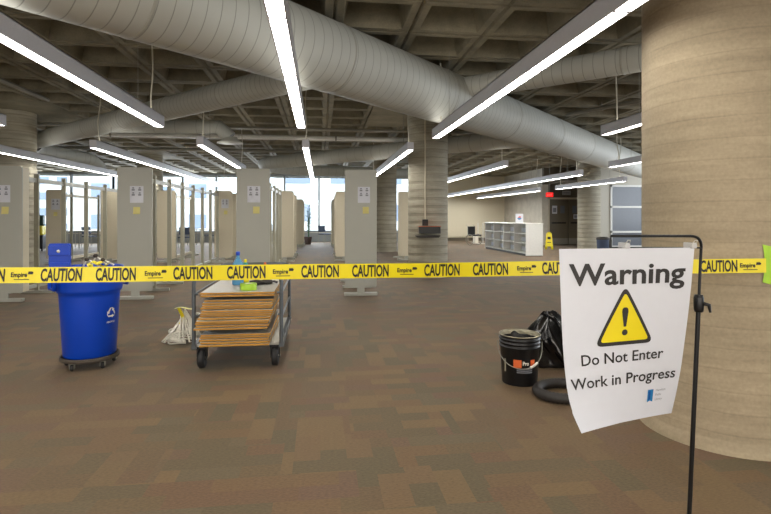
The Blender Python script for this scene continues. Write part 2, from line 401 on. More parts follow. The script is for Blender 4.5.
# ================================================================== DUCTS
def ducted(path, r, n, al, root, m):
    o = MB().tube(path, r, n=n).build('duct_wall', m, root)
    at_ = o.data.attributes.new('along', 'FLOAT', 'POINT'); vals = [0.0]*len(o.data.vertices)
    for i in range(len(path)*n): vals[i] = al[i//n]
    at_.data.foreach_set('value', vals); return o
def duct_mat(pitch):
    nm = 'duct_paint_%d' % round(pitch*100)
    if nm in MATS: return MATS[nm]
    m = mat(nm, (192, 194, 188), .62, var=.03, scale=3); N, L = nodes(m); b = N['Principled BSDF']
    src = b.inputs['Base Color'].links[0].from_socket
    a = N.new('ShaderNodeAttribute'); a.attribute_name = 'along'
    d = N.new('ShaderNodeMath'); d.operation = 'DIVIDE'; d.inputs[1].default_value = pitch; L.new(a.outputs['Fac'], d.inputs[0])
    f = N.new('ShaderNodeMath'); f.operation = 'FRACT'; L.new(d.outputs[0], f.inputs[0])
    r = N.new('ShaderNodeValToRGB'); e = r.color_ramp.elements; w_ = .006/pitch
    e[0].position = 0; e[0].color = (.45, .45, .43, 1); e[1].position = w_; e[1].color = (1, 1, 1, 1)
    e2 = e.new(1-w_); e2.color = (1, 1, 1, 1); e3 = e.new(1); e3.color = (.45, .45, .43, 1)
    L.new(f.outputs[0], r.inputs[0])
    mx = N.new('ShaderNodeMix'); mx.data_type = 'RGBA'; mx.blend_type = 'MULTIPLY'; mx.inputs[0].default_value = 1
    L.new(src, mx.inputs[6]); L.new(r.outputs[0], mx.inputs[7]); L.new(mx.outputs[2], b.inputs['Base Color'])
    bp = N.new('ShaderNodeBump'); bp.inputs['Strength'].default_value = .6; bp.inputs['Distance'].default_value = .006
    L.new(r.outputs[0], bp.inputs['Height']); L.new(bp.outputs[0], b.inputs['Normal'])
    return m
def duct(name, pts, r, label, pitch=.17, joint=1.6, h=.0025, cat='duct'):
    pts = [Vector(p) for p in pts]; o = pts[0].copy()
    # resample
    path = []; acc = 0
    segs = []
    for a, b in zip(pts, pts[1:]): segs.append((a, b, (b-a).length))
    tot = sum(s[2] for s in segs)
    def at(t):
        for a, b, l in segs:
            if t <= l: return a+(b-a)*(t/l)
            t -= l
        return pts[-1].copy()
    prof = []; t = 0
    while t < tot-.03:
        prof += [(t, r)]; t += pitch
    prof = [p for p in prof if p[0] < tot-.005]+[(tot, r)]
    root = thing(name, label, cat, o)
    ducted([at(t)-o for t, _ in prof], [q for _, q in prof], 56, [t for t, _ in prof], root, duct_mat(pitch))
    t = joint*.6; k = 0
    while t < tot-.2 and k < 14:
        d = (at(t+.02)-at(t-.02)).normalized()
        a = at(t)-o; MB().tube([a-d*.014, a-d*.008, a+d*.008, a+d*.014], [r, r+h+.003, r+h+.003, r], n=56, cap=False).build('joint_band', M_seam, root)
        t += joint; k += 1
    return root
def bez(p0, p1, p2, n=10):
    p0, p1, p2 = Vector(p0), Vector(p1), Vector(p2)
    return [p0*(1-t)**2+p1*2*t*(1-t)+p2*t*t for t in [i/n for i in range(n+1)]]
DZ = 3.06
duct('spiral_duct', [(-8.6, -2.94, DZ), (13.0, 18.66, DZ)], .385, 'largest pale spiral duct running diagonally across the whole ceiling', pitch=.13, joint=2.2)
duct('spiral_duct', [(.33, 5.99, DZ), (-7.3, 13.62, DZ)], .185, 'medium pale spiral duct branching left from the large duct to the left column', pitch=.1, joint=1.5)
duct('spiral_duct', [(2.0, 7.6, 3.2), (7.5, 2.1, 3.2)], .165, 'pale spiral duct above the right ceiling lamp, running behind the large near column', pitch=.13, joint=1.5)
pc = [Vector((4.9, 10.7, DZ)), Vector((-1.3, 16.9, DZ))]+bez((-1.5, 17.1, DZ), (-2.6, 18.4, DZ), (-.8, 19.6, DZ))[1:]+[Vector((4.5, 21.3, DZ))]
duct('spiral_duct', pc, .21, 'far pale duct with a rounded bend above the aisle to the windows', pitch=.3, joint=3)
pd = [Vector((-4.0, 10.55, DZ)), Vector((-2.1, 10.5, DZ))]+bez((-2.0, 10.5, DZ), (-1.78, 10.5, DZ), (-1.78, 10.5, 2.85), 6)[1:]
t = duct('branch_duct', pd, .14, 'small pale branch duct with a down-turned round diffuser', pitch=.4, joint=5)
MB().lathe([(.14, 2.86), (.16, 2.8), (.25, 2.76), (.25, 2.745), (.02, 2.745)], (-1.78, 10.5, 0), 32).build('diffuser', M_duct, t, loc=-Vector(pd[0]))
pe = [Vector((-7.2, 13.9, 2.98)), Vector((-6.9, 15.6, 2.98))]+bez((-6.8, 15.9, 2.98), (-6.6, 16.4, 2.98), (-6.6, 16.4, 2.7), 6)[1:]
t = duct('branch_duct', [Vector((-6.75, 13.07, 3.0))]+pe, .2, 'pale branch duct with a diffuser over the far left shelving', pitch=.4, joint=5)
MB().lathe([(.2, 2.7), (.23, 2.66), (.36, 2.62), (.36, 2.6), (.02, 2.6)], (-6.6, 16.4, 0), 32).build('diffuser', M_duct, t, loc=-Vector((-6.75, 13.07, 3.0)))

# ceiling pipes and conduits
def pipe(p0, p1, r, label, m=M_pipe, name='ceiling_pipe', hang=True):
    p0, p1 = Vector(p0), Vector(p1); root = thing(name, label, 'pipe', p0)
    MB().cyl((0, 0, 0), p1-p0, r, n=10).build('pipe_run', m, root)
    if hang:
        L_ = (p1-p0).length; n = max(2, int(L_/2.7)); mb = MB()
        for k in range(n):
            q = (p1-p0)*((k+.5)/n); mb = MB().cyl(q, q+Vector((0, 0, CZ-p0.z+.02)), .006, n=6); mb.lathe([(r+.004, -.02), (r+.012, 0), (r+.004, .02)], q, 12, 'x' if abs(p1.x-p0.x) > abs(p1.y-p0.y) else 'y'); mb.build('hanger', M_pipe, root)
pipe((-15, 13.6, 3.345), (4.6, 13.6, 3.345), .06, 'pale pipe crossing the hall beyond the first shelving rows', M_white)
pipe((-15, 12.3, 3.36), (5.8, 12.3, 3.36), .03, 'thin grey pipe crossing the hall above the shelving rows')
pipe((-16, 16.4, 3.34), (1.0, 16.4, 3.34), .05, 'grey pipe crossing the hall in front of the far windows')
pipe((-1.56, 3.4, 3.455), (-1.56, -3, 3.455), .018, 'thin conduit lying along the ceiling left of the centre lamp', M_seam)
pipe((-4.9, 3.0, 3.40), (-4.9, 10, 3.40), .035, 'conduit along the ceiling left of the left ceiling lamp', M_pipe)
pipe((-.3, 4.75, 3.46), (9, 4.75, 3.46), .014, 'thin conduit across the coffers above the right ceiling lamp', M_seam, 'ceiling_conduit', False)
pipe((6.5, 7.2, 3.38), (5.0, 10.0, 3.38), .04, 'slanting grey pipe above the small lamp beside the near column')
pipe((5.2, 14.4, 3.35), (8.0, 14.4, 3.35), .05, 'dark pipe near the back wall above the bookcase')
pipe((4.1, 10.6, 3.33), (3.0, 16, 3.33), .04, 'slanting pipe right of the middle column')
t = thing('junction_box', 'round junction box on the ceiling above the right lamp', 'junction box', (1.1, 4.75, 3.42)); MB().lathe([(.0001, 0), (.05, 0), (.055, .01), (.055, .06)], n=20).build('box_body', M_seam, t)
MB().cyl((0, 0, -.012), (0, 0, 0), .012).build('screw', M_pipe, t)

# ================================================================== LAMPS
LZ = 2.44
def lamp(x, y0, y1, label, z=LZ, cords=(True, True)):
    L_ = y1-y0; n = max(1, round(L_/1.22))
    t = thing('linear_ceiling_lamp', label, 'ceiling lamp', (x, y0, z), 0, 'linear ceiling lamps hung in rows')
    hw, hh = .056, .14
    b = MB().box(-hw, -hw+.008, 0, L_, 0, hh).box(hw-.008, hw, 0, L_, 0, hh).box(-hw, hw, 0, L_, hh-.008, hh)
    b.box(-hw, hw, -.006, 0, 0, hh).box(-hw, hw, L_, L_+.006, 0, hh)
    b.build('housing', M_fix, t)
    for k in range(n):
        a, c = L_*k/n, L_*(k+1)/n
        MB().box(-hw+.01, hw-.01, a+.01, c-.01, .006, .02).build('diffuser', M_diffb if z < 2.4 else M_diff, t)
    for k in range(1, n): MB().box(-hw+.008, hw-.008, L_*k/n-.01, L_*k/n+.01, -.002, .02).build('seam_strip', M_fix, t)
    MB().box(-hw+.015, hw-.015, .02, L_-.02, hh, hh+.003).build('uplight_diffuser', M_upl, t)
    for e, on in enumerate(cords):
        if not on: continue
        yy = .25 if e == 0 else L_-.3
        pts = [Vector((.012*math.sin(q*7+x), yy+.03*math.sin(q*5+y0), hh-.002+(CZ-z-hh)*q)) for q in [i/14 for i in range(15)]]
        MB().tube(pts, .009, 6).build('power_cord', M_cord, t)
        MB().cyl((0, yy+(.5 if e == 0 else -.5), hh-.002), (0, yy+(.5 if e == 0 else -.5), CZ-z), .0035, n=5).build('suspension_wire', M_pipe, t)
lamp(-.25, -3.2, 6.8, 'bright centre lamp coming straight down from the top edge of the photo')
lamp(-.25, 8.7, 18.4, 'centre lamp over the aisle leading to the far windows')
lamp(-2.06, -3.2, 6.95, 'long near lamp sloping down from the left edge, beside the branching duct')
lamp(-1.93, 8.6, 13.4, 'short lamp seen just left of the middle shelf end panel')
lamp(-4.03, -3.2, 7.1, 'lamp showing only its tip at the left edge in front of the left column')
lamp(-3.8, 9.2, 21.4, 'long lamp running above the second shelving row from the left')
lamp(-5.75, 8.6, 21.4, 'lowest lamp at the left, passing in front of the left column to the bright windows')
lamp(1.69, -3.2, 7.45, 'large near lamp crossing in front of the big duct toward the top right')
lamp(1.55, 8.8, 15.4, 'lamp between the right shelf end panel and the middle column')
lamp(4.0, 4.6, 6.85, 'small lamp end peeking out left of the near column, upper one')
lamp(4.2, 11.3, 17.6, 'lamp just right of the middle column, uppermost of the right back group')
lamp(6.75, 5.4, 11.3, 'short lamp end beside the near column, lower one under the duct end')
lamp(6.5, 12.2, 26.4, 'longest lamp of the right back group, above the bookcase', z=2.33)
lamp(8.25, 13.1, 17.2, 'lamp in front of the double doors and grey window', z=2.25)
lamp(8.15, 18.4, 26.2, 'lamp near the cream back wall behind the exit sign', z=2.25)
lamp(3.9, -4.5, 1.6, 'added fill lamp outside the frame at the right of the photographer')  # unseen lamp, added as fill light

# ================================================================== SHELVING
def feet(xc, k, root, y): MB().box(-.25, .25, y-.04, y+.04, .0, .05).box(-.03, .03, y-.03, y+.03, .04, .13).build('foot', M_panel, root, bevel=.006)
def row(x, y, n, label, notice=True, box=0, pw=.52):
    t = thing('shelving_rack', label, 'shelving', (x, y, 0), 0, None)
    MB().rbox(-pw/2, pw/2, 0, .028, .13, 2.05, .035).build('end_panel', M_panel, t, bevel=.004)
    MB().box(-.27, .27, -.02, .06, 0, .05).box(-.06, .06, 0, .04, .04, .14).build('foot', M_white if False else M_panel, t, bevel=.006)
    if box: MB().box(-pw/2+.01, pw/2-.005, .03, box, .14, 2.03).build('side_box', M_bei2, t)
    for k in range(1, n+1):
        yy = k*.92
        MB().box(-.035, .035, yy-.02, yy+.02, .04, 2.0).build('upright', M_post, t)
        MB().box(-.26, .26, yy-.03, yy+.03, 0, .05).build('foot', M_panel, t, bevel=.005)
    MB().box(-.015, .015, .03, n*.92, 1.86, 1.93).build('top_rail', M_panel, t)
    MB().box(-.015, .015, .03, n*.92, .1, .16).build('bottom_rail', M_panel, t)
    return t
FR = [(.65, 'bare shelving row with end panel right of the central aisle, nearest'), (-1.06, 'bare shelving row with end panel directly behind the board cart'),
      (-2.83, 'bare shelving row with end panel between the blue bin and the cart'), (-4.65, 'bare shelving row with end panel at the left edge')]
row(.65, 8.35, 2, FR[0][1]); row(-1.06, 8.35, 6, FR[1][1]); row(-2.86, 8.4, 7, FR[2][1]); row(-4.74, 8.4, 7, FR[3][1], box=.2)
def unit(x, y, n, label, w_=.5, thin=False):
    t = thing('shelving_unit', label, 'shelving', (x, y, 0))
    MB().rbox(-w_/2, w_/2, 0, .03, .12, 2.03, .06).build('end_panel', M_bei2, t, bevel=.005)
    MB().box(-.27, .27, -.02, .05, 0, .05).box(-.05, .05, 0, .03, .04, .13).build('foot', M_panel, t)
    for k in range(1, n+1):
        if thin: MB().box(-.035, .035, k*.92-.03, k*.92, .04, 2.0).build('upright', M_post, t)
        else: MB().box(-w_/2+.03, w_/2-.03, k*.92-.03, k*.92, .12, 2.0).build('divider_panel', M_bei2, t)
        MB().box(-.26, .26, k*.92-.04, k*.92+.03, 0, .05).build('foot', M_panel, t)
    MB().box(-.02, .02, .03, n*.92, 1.86, 1.93).build('top_rail', M_bei2, t)
    MB().box(-.02, .02, .03, n*.92, .06, .14).build('bottom_rail', M_bei2, t)
unit(.68, 15.1, 3, 'beige shelving unit in the middle distance right of the aisle')
unit(-1.02, 15.0, 3, 'beige shelving unit in the middle distance left of the aisle')
unit(-2.75, 15.1, 3, 'beige shelving unit with a notice seen just left of the middle grey panel')
unit(-4.3, 15.1, 3, 'beige shelving unit seen right of the grey panel behind the blue bin', thin=True)
unit(-5.8, 15.1, 3, 'beige shelving unit hidden mostly behind the grey panel beside the bin', thin=True)
unit(-7.2, 15.1, 3, 'beige shelving unit with a notice and yellow note above the blue bin', thin=True)
unit(2.52, 15.0, 1, 'beige shelving unit just left of the middle column', thin=True)
unit(.72, 22.0, 3, 'farthest beige shelving unit right of the aisle by the windows')
unit(-.98, 22.0, 3, 'farthest beige shelving unit left of the aisle by the windows')
unit(-2.6, 22.3, 2, 'farthest beige shelving unit second from the aisle', thin=True)

def notice(x, z, y, w_, h_, where, marks=True, crumple=False, note=None):
    t = thing('notice_sheet', 'white notice sheet taped %s' % where, 'notice', (x, y, z))
    def fn(a, b):
        d = .004+(.006*math.sin(a*9)*math.cos(b*7) if crumple else .002*math.sin(a*5))
        return ((a-.5)*w_, -abs(d)-.002, (b-.5)*h_)
    MB().grid(fn, 10, 12).build('sheet', M_paper, t)
    if marks:
        mb = MB()
        for i in (-1, 1):
            for j in (1, -.1): mb.box(i*w_*.24-w_*.11, i*w_*.24+w_*.11, -.0165, -.015, j*h_*.27-.012, j*h_*.27+.012); mb.box(i*w_*.24-w_*.07, i*w_*.24+w_*.07, -.0165, -.015, j*h_*.27+.02, j*h_*.27+.04)
        mb.build('print', M_inkg, t)
    if note is not None:
        n = MB(); 
        def fn2(a, b): return ((a-.5)*.1, -.003-.012*(1-b)**2, (b-.5)*.11)
        n.grid(fn2, 4, 6)
        o = n.build('sticky_note', M_note, loc=(x+note, y-.002, z-h_/2-.12)); tag(o, 'yellow sticky note %s' % where, 'sticky note')
notice(-4.74, 1.63, 8.4, .2, .26, 'on the shelf end panel at the left edge', note=.03)
notice(-2.83, 1.63, 8.4, .2, .26, 'on the grey end panel beside the blue bin', note=0)
notice(-1.05, 1.64, 8.35, .2, .26, 'on the grey end panel behind the cart', crumple=True, note=.04)
notice(.70, 1.64, 8.35, .2, .26, 'on the grey end panel right of the aisle', note=.03)
notice(-7.2, 1.63, 15.1, .22, .3, 'on the beige panel above the blue bin', note=0)
notice(-2.7, 1.66, 15.1, .2, .26, 'on the far beige panel left of the middle grey panel', note=.02)

# ================================================================== CAUTION TAPE
TP = [WP(-420, 281, 2.28), WP(-240, 278.5, 2.35), WP(-60, 276, 2.43), WP(120, 274.2, 2.50), WP(300, 271.6, 2.58), WP(430, 270.2, 2.66), WP(560, 268, 2.72), WP(660, 266.8, 2.74), WP(766, 265.5, 2.70)]
cum = [0]
for a, b in zip(TP, TP[1:]): cum.append(cum[-1]+(b-a).length)
TL = cum[-1]
def catmull(p0, p1, p2, p3, t): return .5*((2*p1)+(-p0+p2)*t+(2*p0-5*p1+4*p2-p3)*t*t+(-p0+3*p1-3*p2+p3)*t**3)
def tape_c(u):
    u = max(0, min(cum[-1]-1e-6, u))
    for i in range(len(TP)-1):
        if u <= cum[i+1]:
            t = (u-cum[i])/(cum[i+1]-cum[i])
            return catmull(TP[max(i-1, 0)], TP[i], TP[i+1], TP[min(i+2, len(TP)-1)], t)
_raw = tape_c; _S = [_raw(TL*i/3000) for i in range(3001)]; _C = [0]
for a, b in zip(_S, _S[1:]): _C.append(_C[-1]+(b-a).length)
TL = _C[-1]
import bisect
def tape_c(u):
    u = max(0, min(TL-1e-6, u)); i = max(0, bisect.bisect_right(_C, u)-1); q = (u-_C[i])/max(1e-9, _C[i+1]-_C[i]); return _S[i]+(_S[i+1]-_S[i])*q
def tape_p(u, w_, off=0):
    c = tape_c(u); d = (tape_c(u+.01)-tape_c(u-.01)); d.z = 0; d.normalize(); nrm = Vector((d.y, -d.x, 0))
    tilt = .10*math.sin(u*2.3)+.06*math.sin(u*5.1+1)
    return c+Vector((0, 0, w_*math.cos(tilt)))+nrm*(w_*math.sin(tilt)+off+.0015*math.sin(u*17))
O = TP[0].copy(); HW = .0375
t = thing('caution_tape', 'yellow caution tape stretched across the whole picture to the near column', 'barrier tape', O)
mb = MB(); mb.grid(lambda a, b: tape_p(a*TL, (b-.5)*2*HW)-O, 260, 4); mb.build('tape_strip', M_yel, t)
mbc = MB(); mbl = MB()
cv, cf = text_geo('CAUTION', .060, .188, bold=.03, maxedge=.03)
lv, lf = text_geo('Empire', .022, .075, bold=.03, maxedge=.03)
def px2u(px):
    best = min(range(0, 2000), key=lambda i: abs(((lambda p: 385.5+F*(p.x*CY-p.y*SY)/(p.x*SY+p.y*CY))(tape_c(TL*i/2000)))-px)); return TL*best/2000
for px in (-370, -305, -230, -170, -92, -37, 41, 96, 173, 227, 301, 352, 424, 473, 542, 588, 700): 
    u0 = px2u(px); MB().add([tape_p(u0+a, b-.028, .0022)-O for a, b in cv], cf).build('caution_word', M_black, t)
for px in (-265, -128, 11, 145, 273, 397, 517, 740):
    u0 = px2u(px); mbl = MB(); mbl.add([tape_p(u0+a, b-.008, .0022)-O for a, b in lv], lf)
    mbl.add([tape_p(u0+a, b, .0022)-O for a, b in ((.015, -.022), (.085, -.022), (.085, -.0185), (.015, -.0185))], [(0, 1, 2, 3)])
    mbl.add([tape_p(u0+a, b, .0022)-O for a, b in ((.078, .004), (.1, .004), (.104, .012), (.098, .018), (.08, .018))], [(0, 1, 2, 3, 4)]); mbl.build('maker_word', M_black, t)

# green tape holding its end on the near column
cc = Vector((2.46, 2.88, 0)); e = TP[-1]-cc; a0 = math.atan2(e.y, e.x)
def gp(a, z, off=.006): return Vector((cc.x+(.45+off)*math.cos(a), cc.y+(.45+off)*math.sin(a), z))
def gfn(a, b): return gp(a0-.02+.17*a+.02*math.sin(b*3), .935+.2*b-.02*a, .008+.003*math.sin(a*6+b*4))
o = MB().grid(gfn, 10, 8).build('masking_tape_patch', M_green); tag(o, 'lime green masking tape patch holding the caution tape end on the near column', 'masking tape')

# ================================================================== SIGN STAND + POSTER
D = 1.75
def cv3(u, v, d=D): return WP(u, v, d)
BX = cv3(686.5, 217, 1.80); BX.z = 0
t = thing('sign_stand', 'slim black metal sign stand with bent top arm in front of the near column', 'sign stand', BX)
PT = cv3(701, 250, 1.80)
lo = [Vector((0, 0, .02)), (PT+(BX+Vector((0, 0, .02))-PT)*.16)-BX]
MB().tube(lo, .0075, 12).build('lower_pole', M_bmet, t)
up = [PT+(BX-PT)*.17, PT+(BX-PT)*.05, PT]+bez(PT, cv3(703, 236, 1.79), cv3(690, 236, 1.79), 8)[1:]+[cv3(611, 236, 1.79), cv3(610.5, 241, 1.79), cv3(610.5, 247.5, 1.79)]
MB().tube([p-BX for p in up], .005, 10).build('bent_arm', M_bmet, t)
MB().cyl(cv3(609.5, 247.5, 1.79)-BX, cv3(702, 247.8, 1.79)-BX, .0028, n=8).build('poster_rail', M_bmet, t)
kp = PT+(BX-PT)*.16-BX
MB().lathe([(.0001, -.03), (.014, -.03), (.016, -.02), (.016, .02), (.013, .03), (.0001, .03)], kp, 16).build('collar', M_bmet, t)
MB().tube([kp+Vector((.01, -.01, .0)), kp+Vector((.026, -.016, -.004)), kp+Vector((.03, -.018, -.03))], [.007, .007, .004], 10).build('clamp_lever', M_bmet, t)
MB().lathe([(.0001, 0), (.16, 0), (.16, .008), (.15, .014), (.02, .02), (.0001, .02)], n=40).build('base_plate', M_bmet, t)
def interp(tab, q):
    for (a, p), (b, r) in zip(tab, tab[1:]):
        if q <= b: return p+(r-p)*((q-a)/(b-a))
    return tab[-1][1]
def smoothtab(tab): return lambda q: sum(interp(tab, min(1, max(0, q+o_)))*w_ for o_, w_ in ((-.1, .25), (-.05, .25), (0, 0), (.05, .25), (.1, .25))) if .1 < q < .9 else interp(tab, q)
Lu = smoothtab([(0, 559), (.28, 561), (.5, 562.5), (.72, 566), (.86, 570), (1, 578.5)]); Lv = lambda q: 249+183*q
Ru = smoothtab([(0, 694.5), (.3, 690.5), (.6, 684.5), (.8, 680), (1, 672.5)]); Rv = lambda q: 247.5+(166)*q
def sheet(s, q, off=0):
    dL = D-.07*q**1.5; dR = D+.115*q**1.5
    a = WP(Lu(q), Lv(q), dL); b = WP(Ru(q), Rv(q), dR); p = a+(b-a)*s
    d = (b-a); nrm = Vector((d.y, -d.x, 0)).normalized()
    bow = .018*math.sin(PI*s)*q**1.2 + .004*math.sin(6*s+2)*q
    curl = .05*max(0, q-.84)**1.3*8*max(0, .45-s)
    p = p+nrm*(-bow+off+curl)
    p.z += .010*math.sin(PI*s)*q**3*(-.4)
    return p
PO = sheet(.5, 0)
t = thing('warning_poster', 'white WARNING poster with yellow triangle hanging from the black sign stand', 'poster', PO)
MB().grid(lambda a, b: sheet(a, b)-PO, 40, 50).build('paper_sheet', M_paper, t)
SW, SH = .46, .607
def onsheet(vs, x0, y0, fs, m, name, skew=0, mb=None):
    q = MB() if mb is None else mb
    q.add([sheet((x0+a)/SW, (y0-b)/SH, .0016)-PO for a, b in vs], fs)
    return q
def ptext(body, s0, s1, q, h, name, bold=.02, m=M_ink):
    vs, fs = text_geo(body, h, (s1-s0)*SW, bold=bold, maxedge=.012)
    onsheet(vs, s0*SW, q*SH, fs, m, name).build(name, m, t)
ptext('Warning', 0.068, .945, .203, .074, 'warning_lettering', .022)
ptext('Do Not Enter', .14, .83, .652, .038, 'message_lettering', .011)
ptext('Work in Progress', .035, .955, .778, .038, 'message_lettering', .011)
def subdiv(poly, cells=14):
    bm = bmesh.new(); vs = [bm.verts.new((a, b, 0)) for a, b in poly]; bm.faces.new(vs); bmesh.ops.triangulate(bm, faces=bm.faces)
    for _ in range(4):
        es = [e for e in bm.edges if e.calc_length() > .02]
        if es: bmesh.ops.subdivide_edges(bm, edges=es, cuts=1); bmesh.ops.triangulate(bm, faces=bm.faces)
    bm.verts.index_update(); r = ([(v.co.x, v.co.y) for v in bm.verts], [tuple(v.index for v in f.verts) for f in bm.faces]); bm.free(); return r
def rtri(cx, y0, w_, h_, r):
    P3 = [(cx, y0+h_), (cx-w_/2, y0), (cx+w_/2, y0)]; out = []
    for i in range(3):
        p = Vector(P3[i]); a = (Vector(P3[i-1])-p).normalized(); b = (Vector(P3[(i+1) % 3])-p).normalized()
        for k in range(7):
            tt = k/6; q0 = p+a*r; q1 = p+b*r; out.append(tuple(q0*(1-tt)**2+p*2*tt*(1-tt)+q1*tt*tt))
    return out
vs, fs = subdiv(rtri(0, -.012, .222, .208, .03)); onsheet(vs, .495*SW, .535*SH, fs, M_ink, '').build('triangle_border', M_ink, t)
vs, fs = subdiv(rtri(0, .0012, .184, .171, .016)); mb = MB(); mb.add([sheet((.495*SW+a)/SW, (.535*SH-b)/SH, .0024)-PO for a, b in vs], fs); mb.build('triangle_field', M_yel2, t, label='yellow triangle field')
ex = MB(); dot = [(.0105*math.cos(k*PI/8), .032+.0105*math.sin(k*PI/8)) for k in range(16)]
bar = [(-.0045, .052), (.0045, .052), (.0115, .104), (.0105, .114), (.005, .119), (-.005, .119), (-.0105, .114), (-.0115, .104)]
for pl in (dot, bar): ex.add([sheet((.495*SW+a)/SW, (.535*SH-b)/SH, .0032)-PO for a, b in pl], [tuple(range(len(pl)))])
ex.build('exclamation_mark', M_ink, t)
lg = MB(); lg2 = MB()
rib = [(0, 0), (.012, .006), (.024, .0), (.024, .045), (0, .045)]
lg.add([sheet((.725*SW+a)/SW, (.91*SH-b)/SH, .0016)-PO for a, b in rib], [(0, 1, 2, 3, 4)]); lg.build('logo_ribbon', M_logo, t, label='blue ribbon logo')
lg2.add([sheet((.725*SW+a)/SW, (.91*SH-b)/SH, .0022)-PO for a, b in ((.004, .008), (.012, .012), (.012, .04), (.004, .04))], [(0, 1, 2, 3)]); lg2.build('logo_ribbon_fold', M_logo2, t)
for k, wd in enumerate(('Hamilton', 'Public', 'Library')):
    vs, fs = text_geo(wd, .0085, None, .0, .02); onsheet([(a*.95, b) for a, b in vs], .8*SW, (.85+.027*k)*SH, fs, M_inkg, '').build('logo_lettering', M_inkg, t)
for k, (u, s_) in enumerate(((624, .47), (690, .965))):
    c = cv3(u, 247, 1.765); q = thing('clear_clip', 'clear plastic clip holding the poster top '+('near its middle' if k == 0 else 'at its right corner'), 'clip', c)
    MB().box(-.010, .010, -.022, .022, -.004, .016).build('clip_body', M_clip, q, bevel=.003)
    MB().tube([(-.008, -.02, .012), (-.004, -.03, .024), (.004, -.03, .024), (.008, -.02, .012)], .0016, 6).build('clip_wire', M_seam, q)

# ================================================================== BLUE BIN
bc = W(90, 4.45)
t = thing('recycling_bin', 'blue round plastic recycling bin with white arrows logo', 'recycling bin', (bc.x, bc.y, .075), .3)
prof = [(.0001, .02), (.225, .02), (.235, .03), (.268, .5), (.272, .535), (.288, .54), (.292, .56), (.295, .68), (.302, .70), (.305, .725), (.297, .735), (.286, .73), (.275, .6), (.225, .05), (.0001, .045)]
prof = [(a*.865, b*1.06) for a, b in prof]
MB().lathe(prof, n=64).build('bin_body', M_blue, t)
for sgn in (0, PI):
    R = Matrix.Rotation(sgn+.45, 4, 'Z') @ Matrix.Translation((-.012, 0, 0)); h = MB()
    pts = [(.255, -.07, .73), (.29, -.07, .73), (.30, -.06, .68), (.30, -.055, .61), (.30, .055, .61), (.30, .06, .68), (.29, .07, .73), (.255, .07, .73)]
    h.tube([R @ Vector(p) for p in pts], .016, 10).build('handle', M_blue, t)
# dolly
dl = thing('bin_dolly', 'round dusty caster dolly under the blue recycling bin', 'dolly', (bc.x, bc.y, 0), .1)
MB().lathe([(.0001, .065), (.215, .065), (.228, .07), (.228, .1), (.218, .102), (.214, .088), (.0001, .088)], n=48).build('platform', M_dirt, dl)
for k in range(5):
    a = k*2*PI/5+.5; px_, py_ = .19*math.cos(a), .19*math.sin(a)
    wq = MB().lathe([(.0001, -.012), (.022, -.012), (.027, -.007), (.027, .007), (.022, .012), (.0001, .012)], (px_, py_, .027), 20, 'x').build('caster', M_rub, dl)
    MB().box(px_-.02, px_-.016, py_-.015, py_+.015, .02, .065).box(px_+.016, px_+.02, py_-.015, py_+.015, .02, .065).box(px_-.02, px_+.02, py_-.015, py_+.015, .058, .067).build('caster_fork', M_pipe, wq)
# logo on the bin, mapped on its wall (angles measured in world, facing the camera)
vd = math.atan2(-bc.y, -bc.x)-.3
def binp(a, b, off=.002):  # a metres right, b metres up from z .33
    z = .39+b; r = (.235+(z/1.06-.03)/(.47)*.033)*.865+off; th = vd+.78+a/r; return (r*math.cos(th), r*math.sin(th), z)
rc = MB(); 
for k in range(3):
    for seg in (((-.028, -.036), (.010, -.036), (.010, -.022), (-.034, -.022)), ((.008, -.046), (.030, -.029), (.008, -.012)), ((-.034, -.022), (-.028, -.036), (-.044, -.012), (-.036, -.004))):
        th = k*2*PI/3; P_ = [(x_*math.cos(th)-y_*math.sin(th), x_*math.sin(th)+y_*math.cos(th)) for x_, y_ in seg]
        rc.add([binp(a, b) for a, b in P_], [tuple(range(len(P_)))])
rc.build('recycling_symbol', M_wplas, t, label='white recycling arrows')
vs, fs = text_geo('RECYCLE', .014, .085, .02, .01); rc = MB(); rc.add([binp(a-.042, b-.085) for a, b in vs], fs); rc.build('recycle_lettering', M_wplas, t)
# lid standing in it
lc = W(60, 4.34); BR = Matrix.Rotation(-.3, 4, 'Z') @ Matrix.Translation((lc.x-bc.x, lc.y-bc.y, .262)) @ Matrix.Rotation(-.1, 4, 'Z')
def inbin(q): q.v = [tuple(BR @ Vector(v)) for v in q.v]; return q
BINT = [o for o in COL.objects if o.name == 'recycling_bin'][0]
lid = inbin(MB().rbox(-.088, .088, -.012, .012, .36, .72, .015)).build('lid', M_blue, BINT, bevel=.003, label='narrow blue lid standing upright at the left of the bin')
inbin(MB().box(-.088, .088, -.022, -.011, .62, .70).box(-.084, .084, -.018, -.011, .4, .56)).build('lid_rib', M_blue, lid, bevel=.003)
inbin(MB().lathe([(.0001, -.026), (.013, -.026), (.015, -.02)], (0, 0, .655), 16, 'y')).build('lid_rivet', M_wplas, lid)
